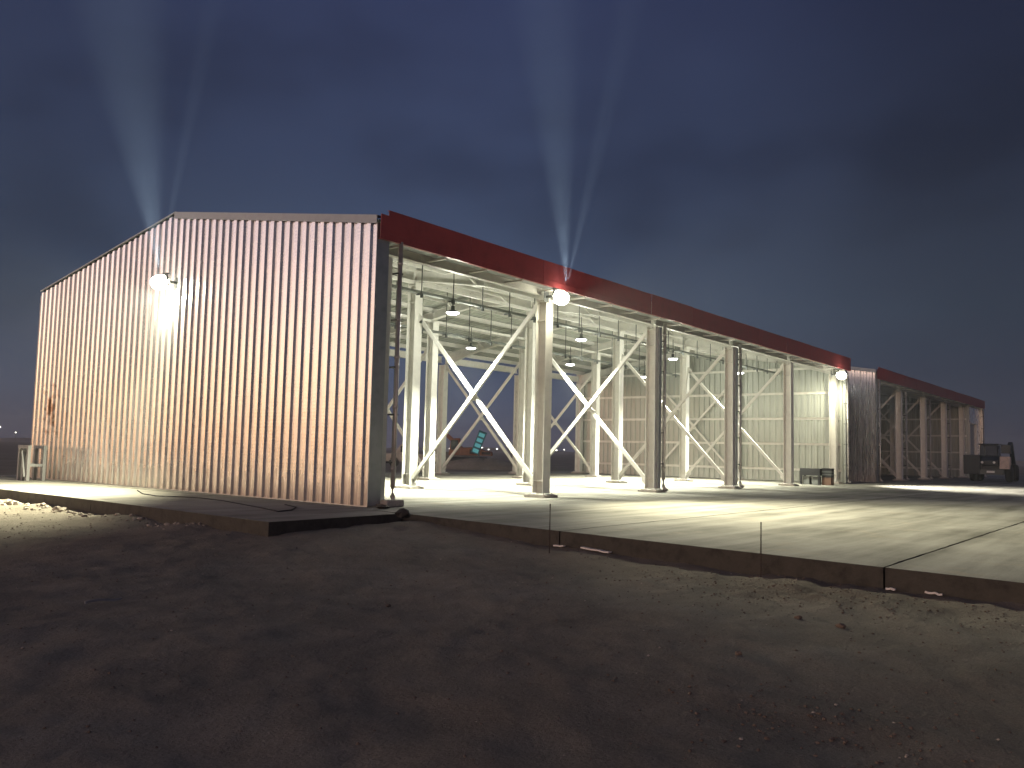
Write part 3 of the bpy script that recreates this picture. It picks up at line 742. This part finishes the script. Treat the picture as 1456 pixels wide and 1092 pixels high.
# dark hose on the slab before the gable
mb = MB(); pts = [ray_to(x, y, .012) for x, y in ((195, 697), (203, 702), (222, 705), (250, 706), (285, 708), (318, 712), (345, 717), (372, 722), (395, 727), (415, 725), (421, 721), (400, 716))]
sm = []
for a, b in zip(pts, pts[1:]):
    for k in range(4): sm.append(a.lerp(b, k/4))
mb.tube(sm, .011, 6); o = mb.build('cable', M['black'], smooth=True); tag(o, 'dark loose cable lying on the slab in front of the gable', 'cable')

# timber crate frame at the gable's left corner
p = ray_to(46, 683, 0)
t = thing('timber_trestle', 'grey weathered timber trestle standing at the left corner of the gable', 'trestle', (p.x-.05, p.y, 0))
for x, y in ((-.22, -.30), (-.22, .30), (.22, -.30), (.22, .30), (-.22, 0)): MB().box((x-.045, y-.045, .0), (x+.045, y+.045, .95)).build('post', M['wood'], t)
for x in (-.22, .22): MB().box((x-.05, -.36, .951), (x+.05, .36, 1.05)).build('top_rail', M['wood'], t)
for y in (-.30, .30): MB().box((-.17, y-.04, .42), (.17, y+.04, .50)).build('side_rail', M['wood'], t)
MB().bar((-.28, -.26, .12), (-.28, -.03, .88), .03, .08, ref=(1, 0, 0)).build('diagonal_batten', M['wood'], t)

# crates by the last bay
def crate(loc, size, m, label, name, cat, rz=0, lid=True, slats=False):
    t = thing(name, label, cat, loc, rz); x, y, z = size
    b = MB(); b.box((-x/2, -y/2, 0), (x/2, y/2, z*.9)); b.build('body', M[m], t, bevel=.01)
    if lid: MB().box((-x/2-.015, -y/2-.015, z*.9+.001), (x/2+.015, y/2+.015, z)).build('lid', M[m], t, bevel=.008)
    if slats:
        for k in (.25, .55): MB().box((-x/2-.012, -y/2-.012, z*k), (-x/2-.001, y/2+.012, z*k+.06)).build('slat', M['dark'], t)
        for k in (.25, .55): MB().box((-x/2, -y/2-.012, z*k), (x/2, -y/2-.001, z*k+.06)).build('slat', M['dark'], t)
    return t
t = thing('work_table', 'low black work table against the far wall beside the last column', 'table', (27.2, .10, 0))
MB().box((-.30, -.46, .42), (.30, .46, .74)).build('table_top', M['black'], t)
for x in (-.26, .26):
    for y in (-.42, .42): MB().box((x-.04, y-.04, 0), (x+.04, y+.04, .419)).build('leg', M['black'], t)
crate((27.2, .30, 0), (.4, .30, .38), 'greybox', 'pale grey box on the floor under the left half of the black table', 'storage_box', 'box', lid=True)
crate((27.2, -.10, 0), (.4, .30, .36), 'greybox', 'pale grey box on the floor under the right half of the black table', 'storage_box', 'box')
crate((27.25, -.62, 0), (.42, .40, .34), 'cardboard', 'brown carton on the floor between the black table and the last column', 'carton', 'carton')
crate((27.25, -.62, .345), (.4, .42, .42), 'black', 'black slatted crate standing on the brown carton', 'crate', 'crate', slats=True)

# ------------------------------------------------------------------ dark loader standing right of the far shed
t = thing('wheel_loader', 'dark blue loader parked beyond the slab at far right with pale side panel', 'loader', (50.5, -3.65, 0), R(0))
# faces the camera side: local -x towards viewer
MB().box((-1.6, -1.0, .55), (1.8, 1.0, 1.15)).build('chassis', M['navy'], t, bevel=.05)
MB().poly_prism([(-1.9, -.55, 1.15), (-.2, -.55, 1.15), (-.2, -.55, 1.85), (-1.3, -.55, 1.75), (-1.9, -.55, 1.5)], (0, 1.3, 0)).build('engine_hood', M['navy'], t, bevel=.05)
cb = MB().poly_prism([(-.2, -.25, 1.15), (1.3, -.25, 1.15), (1.2, -.25, 2.55), (0, -.25, 2.6)], (0, 1.15, 0)).build('cab', M['navy'], t, bevel=.04)
MB().poly_prism([(-.225, -.12, 1.45), (-.19, -.12, 1.45), (-.03, -.12, 2.42), (-.065, -.12, 2.42)], (0, .9, 0)).build('windscreen', M['glassd'], cb)
MB().box((.15, -.262, 1.5), (1.1, -.252, 2.4)).build('side_window', M['glassd'], cb)
MB().box((-.08, -.32, 2.61), (1.3, .97, 2.70)).build('cab_roof', M['navy'], t, bevel=.03)
wheel = MB().lathe((0, 0, 0), [(.35, -.2), (.55, -.2), (.60, -.14), (.62, 0), (.60, .14), (.55, .2), (.35, .2)], 24, (0, 1, 0)).mesh('tyre', M['rubber'], True)
rim = MB().lathe((0, 0, 0), [(.12, -.17), (.34, -.18), (.34, .18), (.12, .17)], 20, (0, 1, 0)).mesh('rim', M['cream'], True)
for x in (-1.15, 1.25):
    for y in (-1.12, 1.12):
        w_ = inst('wheel', wheel, t, (x, y, .62)); inst('rim', rim, w_, (0, 0, 0))
MB().poly_prism([(-2.0, -1.25, .9), (-1.1, -1.25, .9), (-1.2, -1.25, 1.75), (-1.8, -1.25, 1.78)], (0, .62, 0)).build('side_panel', M['offwhite'], t, bevel=.03)
MB().bar((1.6, -1.0, 1.2), (.4, -1.0, 2.75), .22, .28, ref=(0, 1, 0)).bar((.4, -1.0, 2.75), (-1.0, -1.0, 2.2), .2, .24, ref=(0, 1, 0)).build('boom', M['navy'], t)
MB().box((-1.35, -1.25, 2.0), (-.75, -.65, 2.62)).build('lifting_head', M['navy'], t, bevel=.03)
MB().box((-2.05, -.9, .5), (-1.62, .95, .85)).build('bumper', M['dark'], t, bevel=.02)
MB().box((-2.07, -.35, .62), (-2.055, .15, .76)).build('number_plate', M['plate'], t)
t.scale = (.9, .9, .9)
MB().tube([(-.6, .5, 1.8), (-.6, .5, 2.5)], .05, 8).build('exhaust', M['dark'], t)
for y in (-.3, .45): MB().lathe((-1.9, y, 1.35), [(.09, 0), (.09, .03)], 12, (-1, 0, 0)).build('headlight', M['plate'], t)
MB().box((-2.1, .55, .5), (-1.2, 1.6, 1.85)).build('tool_box', M['navy'], t, bevel=.03)
MB().box((-.9, .98, .55), (1.7, 1.55, 1.65)).build('fuel_tank', M['navy'], t, bevel=.03)

# ------------------------------------------------------------------ machines far behind the shed
def far_pos(px, Z, z=-.27):
    d = fw + rt*((px-728)/1208.2); d = Vector((d.x, d.y, 0)).normalized(); return Vector((CAM.x+d.x*Z, CAM.y+d.y*Z, z))
p = far_pos(668, 78); an = YAW
t = thing('excavator', 'orange tracked machine parked on the dark ground behind the shed', 'excavator', p, YAW)
# local y across the view (+ left)
for x in (-.9, .9):
    MB().poly_prism([(x-.25, -1.7, .0), (x-.25, 1.7, 0), (x-.25, 2.0, .45), (x-.25, 1.7, .85), (x-.25, -1.7, .85), (x-.25, -2.0, .45)], (.5, 0, 0)).build('track', M['rubber'], t)
    for y in (-1.3, -.65, 0, .65, 1.3): MB().lathe((x-.27, y, .4), [(.22, 0), (.26, .02)], 12, (1, 0, 0)).build('roller', M['rust'], t)
MB().poly_prism([(-1.2, -2.3, 1.0), (-1.2, .7, 1.0), (-1.2, .7, 1.7), (-1.2, -.9, 1.75), (-1.2, -1.6, 1.45), (-1.2, -2.2, 1.4)], (2.4, 0, 0)).build('body', M['orange'], t, bevel=.08)
MB().box((-1.22, -2.1, 1.12), (-1.205, -1.3, 1.35)).box((-1.22, -1.1, 1.15), (-1.205, -.2, 1.55)).build('vent_panel', M['rust'], t)
c_ = MB().poly_prism([(-1.1, .72, 1.0), (-1.1, 1.7, 1.0), (-1.1, 1.5, 2.5), (-1.1, .72, 2.55)], (1.3, 0, 0)).build('cab', M['orange'], t, bevel=.05)
MB().box((-1.13, .85, 1.5), (-1.11, 1.5, 2.35)).build('window', M['glassd'], c_)
MB().bar((.5, .6, 1.6), (.5, 2.3, 3.1), .35, .4, ref=(1, 0, 0)).bar((.5, 2.3, 3.1), (.5, 3.1, 1.4), .28, .3, ref=(1, 0, 0)).build('boom', M['orange'], t)
MB().poly_prism([(.15, 2.8, .5), (.15, 3.5, .6), (.15, 3.3, 1.4), (.15, 2.9, 1.4)], (.75, 0, 0)).build('bucket', M['dark'], t)
p = far_pos(678, 74)
t = thing('light_board', 'tilted teal board with four glowing panes beside the orange machine', 'light board', p, YAW)
MB().box((-.05, -.4, 0), (.05, -.3, 1.7)).build('post', M['dark'], t); MB().box((-.4, -.75, 0), (.4, .05, .08)).build('base', M['dark'], t)
ca, sa = math.cos(R(20)), math.sin(R(20))
def tilt(mb): mb.v = [(x, y*ca-(z-1.3)*sa, 1.3+(z-1.3)*ca+y*sa) for x, y, z in mb.v]; return mb
tilt(MB().box((-.05, -.36, 1.2), (.05, .36, 3.25))).build('frame', M['tealframe'], t)
for k in range(4): tilt(MB().box((-.075, -.25, 1.3+k*.48), (-.052, .25, 1.3+k*.48+.32))).build('pane', M['teal'], t)
p = far_pos(592, 70)
t = thing('pickup_truck', 'pale pickup truck parked behind the shed left of the orange machine', 'truck', p, YAW)
MB().box((-.9, -2.4, .45), (.9, 2.4, 1.1)).build('body', M['cream'], t, bevel=.08)
MB().poly_prism([(-.82, -.4, 1.1), (-.82, 1.5, 1.1), (-.82, 1.0, 1.85), (-.82, -.2, 1.85)], (1.64, 0, 0)).build('cab', M['cream'], t, bevel=.06)
MB().box((-.84, -.1, 1.2), (-.825, 1.0, 1.7)).build('window', M['glassd'], t)
for y in (-1.5, 1.5): MB().lathe((-.8, y, .4), [(.2, -.1), (.4, -.1), (.4, .1), (.2, .1)], 18, (1, 0, 0)).build('wheel', M['rubber'], t)
for px, Z, sx_, h, lab in ((690, 66, 4.5, .9, 'low dark mound of earth in front of the orange machine'), (640, 90, 6, 1.2, 'dark earth mound left of the orange machine')):
    p = far_pos(px, Z); mb = MB(); n = 28; q = random.Random(int(px))
    prof = [(1, 0), (.8, .35), (.5, .75), (.2, .97), (.01, 1)]
    for r, z in prof:
        for j in range(n):
            a = 2*math.pi*j/n; k = 1+q.uniform(-.12, .12); mb.v.append((math.cos(a)*r*1.8*k, math.sin(a)*r*sx_*k, z*h*q.uniform(.85, 1.1)-.05))
    for i in range(len(prof)-1):
        for j in range(n): mb.f.append((i*n+j, i*n+(j+1) % n, (i+1)*n+(j+1) % n, (i+1)*n+j))
    o = mb.build('earth_mound', M['soil'], smooth=True); o.location = p; o.rotation_euler[2] = YAW; tag(o, lab, 'mound')
# low dark ridge along the horizon
mb = MB(); q = random.Random(2); n = 160; a0, a1 = R(-10), R(95)
for i in range(n+1):
    a = a0+(a1-a0)*i/n; h = 4.5+2.2*math.sin(i*.35)+1.6*math.sin(i*.9+1)+q.uniform(-.7, .9)
    for d, z in ((1500, -1), (1560, h), (1800, h*.8), (1900, -1)): mb.v.append((CAM.x+math.cos(a)*d, CAM.y+math.sin(a)*d, z))
for i in range(n):
    for k in range(3): b = i*4+k; mb.f.append((b, b+4, b+5, b+1))
o = mb.build('horizon_ridge', M['soil']); o['kind'] = 'structure'
# distant lamps
def far_lamp(px, Z, h, r, m, lab):
    p = far_pos(px, Z); t = thing('distant_lamp', lab, 'street lamp', p, 0, 'far lights on the horizon')
    MB().tube([(0, 0, 0), (0, 0, h)], .12, 6).build('pole', M['dark'], t)
    MB().lathe((0, 0, h), [(r*.3, -r*.6), (r, -r*.2), (r, r*.2), (r*.3, r*.6)], 8).build('lamp_head', M[m], t)
ORD = ['first', 'second', 'third', 'fourth', 'fifth', 'sixth', 'seventh', 'eighth', 'ninth', 'tenth', 'eleventh', 'twelfth', 'thirteenth', 'fourteenth', 'fifteenth']
for i, px in enumerate((583, 630, 636, 642, 647, 650, 655, 683, 688, 697, 709, 757, 771, 793, 804)):
    far_lamp(px, 520+7*(i % 4), 2.2+(i % 3)*.5, .34+(.12 if i in (3, 10, 13) else 0), 'farlight', ORD[i]+' tiny far light from the left in the row seen beneath the shed roof')
far_lamp(3, 500, 7.5, .8, 'farlight', 'white far lamp on the horizon at the left border')
far_lamp(-1, 505, 5.5, .9, 'farred', 'dim red far light on the horizon below the white lamp')
far_lamp(27, 560, 5.5, .35, 'farlight', 'faint far lamp on the horizon left of the gable')

# ------------------------------------------------------------------ night haze
if HAZE:
    mh = bpy.data.materials.new('night_haze'); mh.use_nodes = True; t = mh.node_tree; t.nodes.clear()
    pv = t.nodes.new('ShaderNodeVolumePrincipled'); pv.inputs['Color'].default_value = (.85, .9, 1, 1); pv.inputs['Density'].default_value = HAZE; pv.inputs['Anisotropy'].default_value = .2
    oo = t.nodes.new('ShaderNodeOutputMaterial'); t.links.new(pv.outputs[0], oo.inputs['Volume'])
    o = MB().box((-40, -40, -2.3), (700, 700, 19)).build('haze', mh); o['kind'] = 'stuff'
    o['label'] = 'thin night haze hanging over the yard'
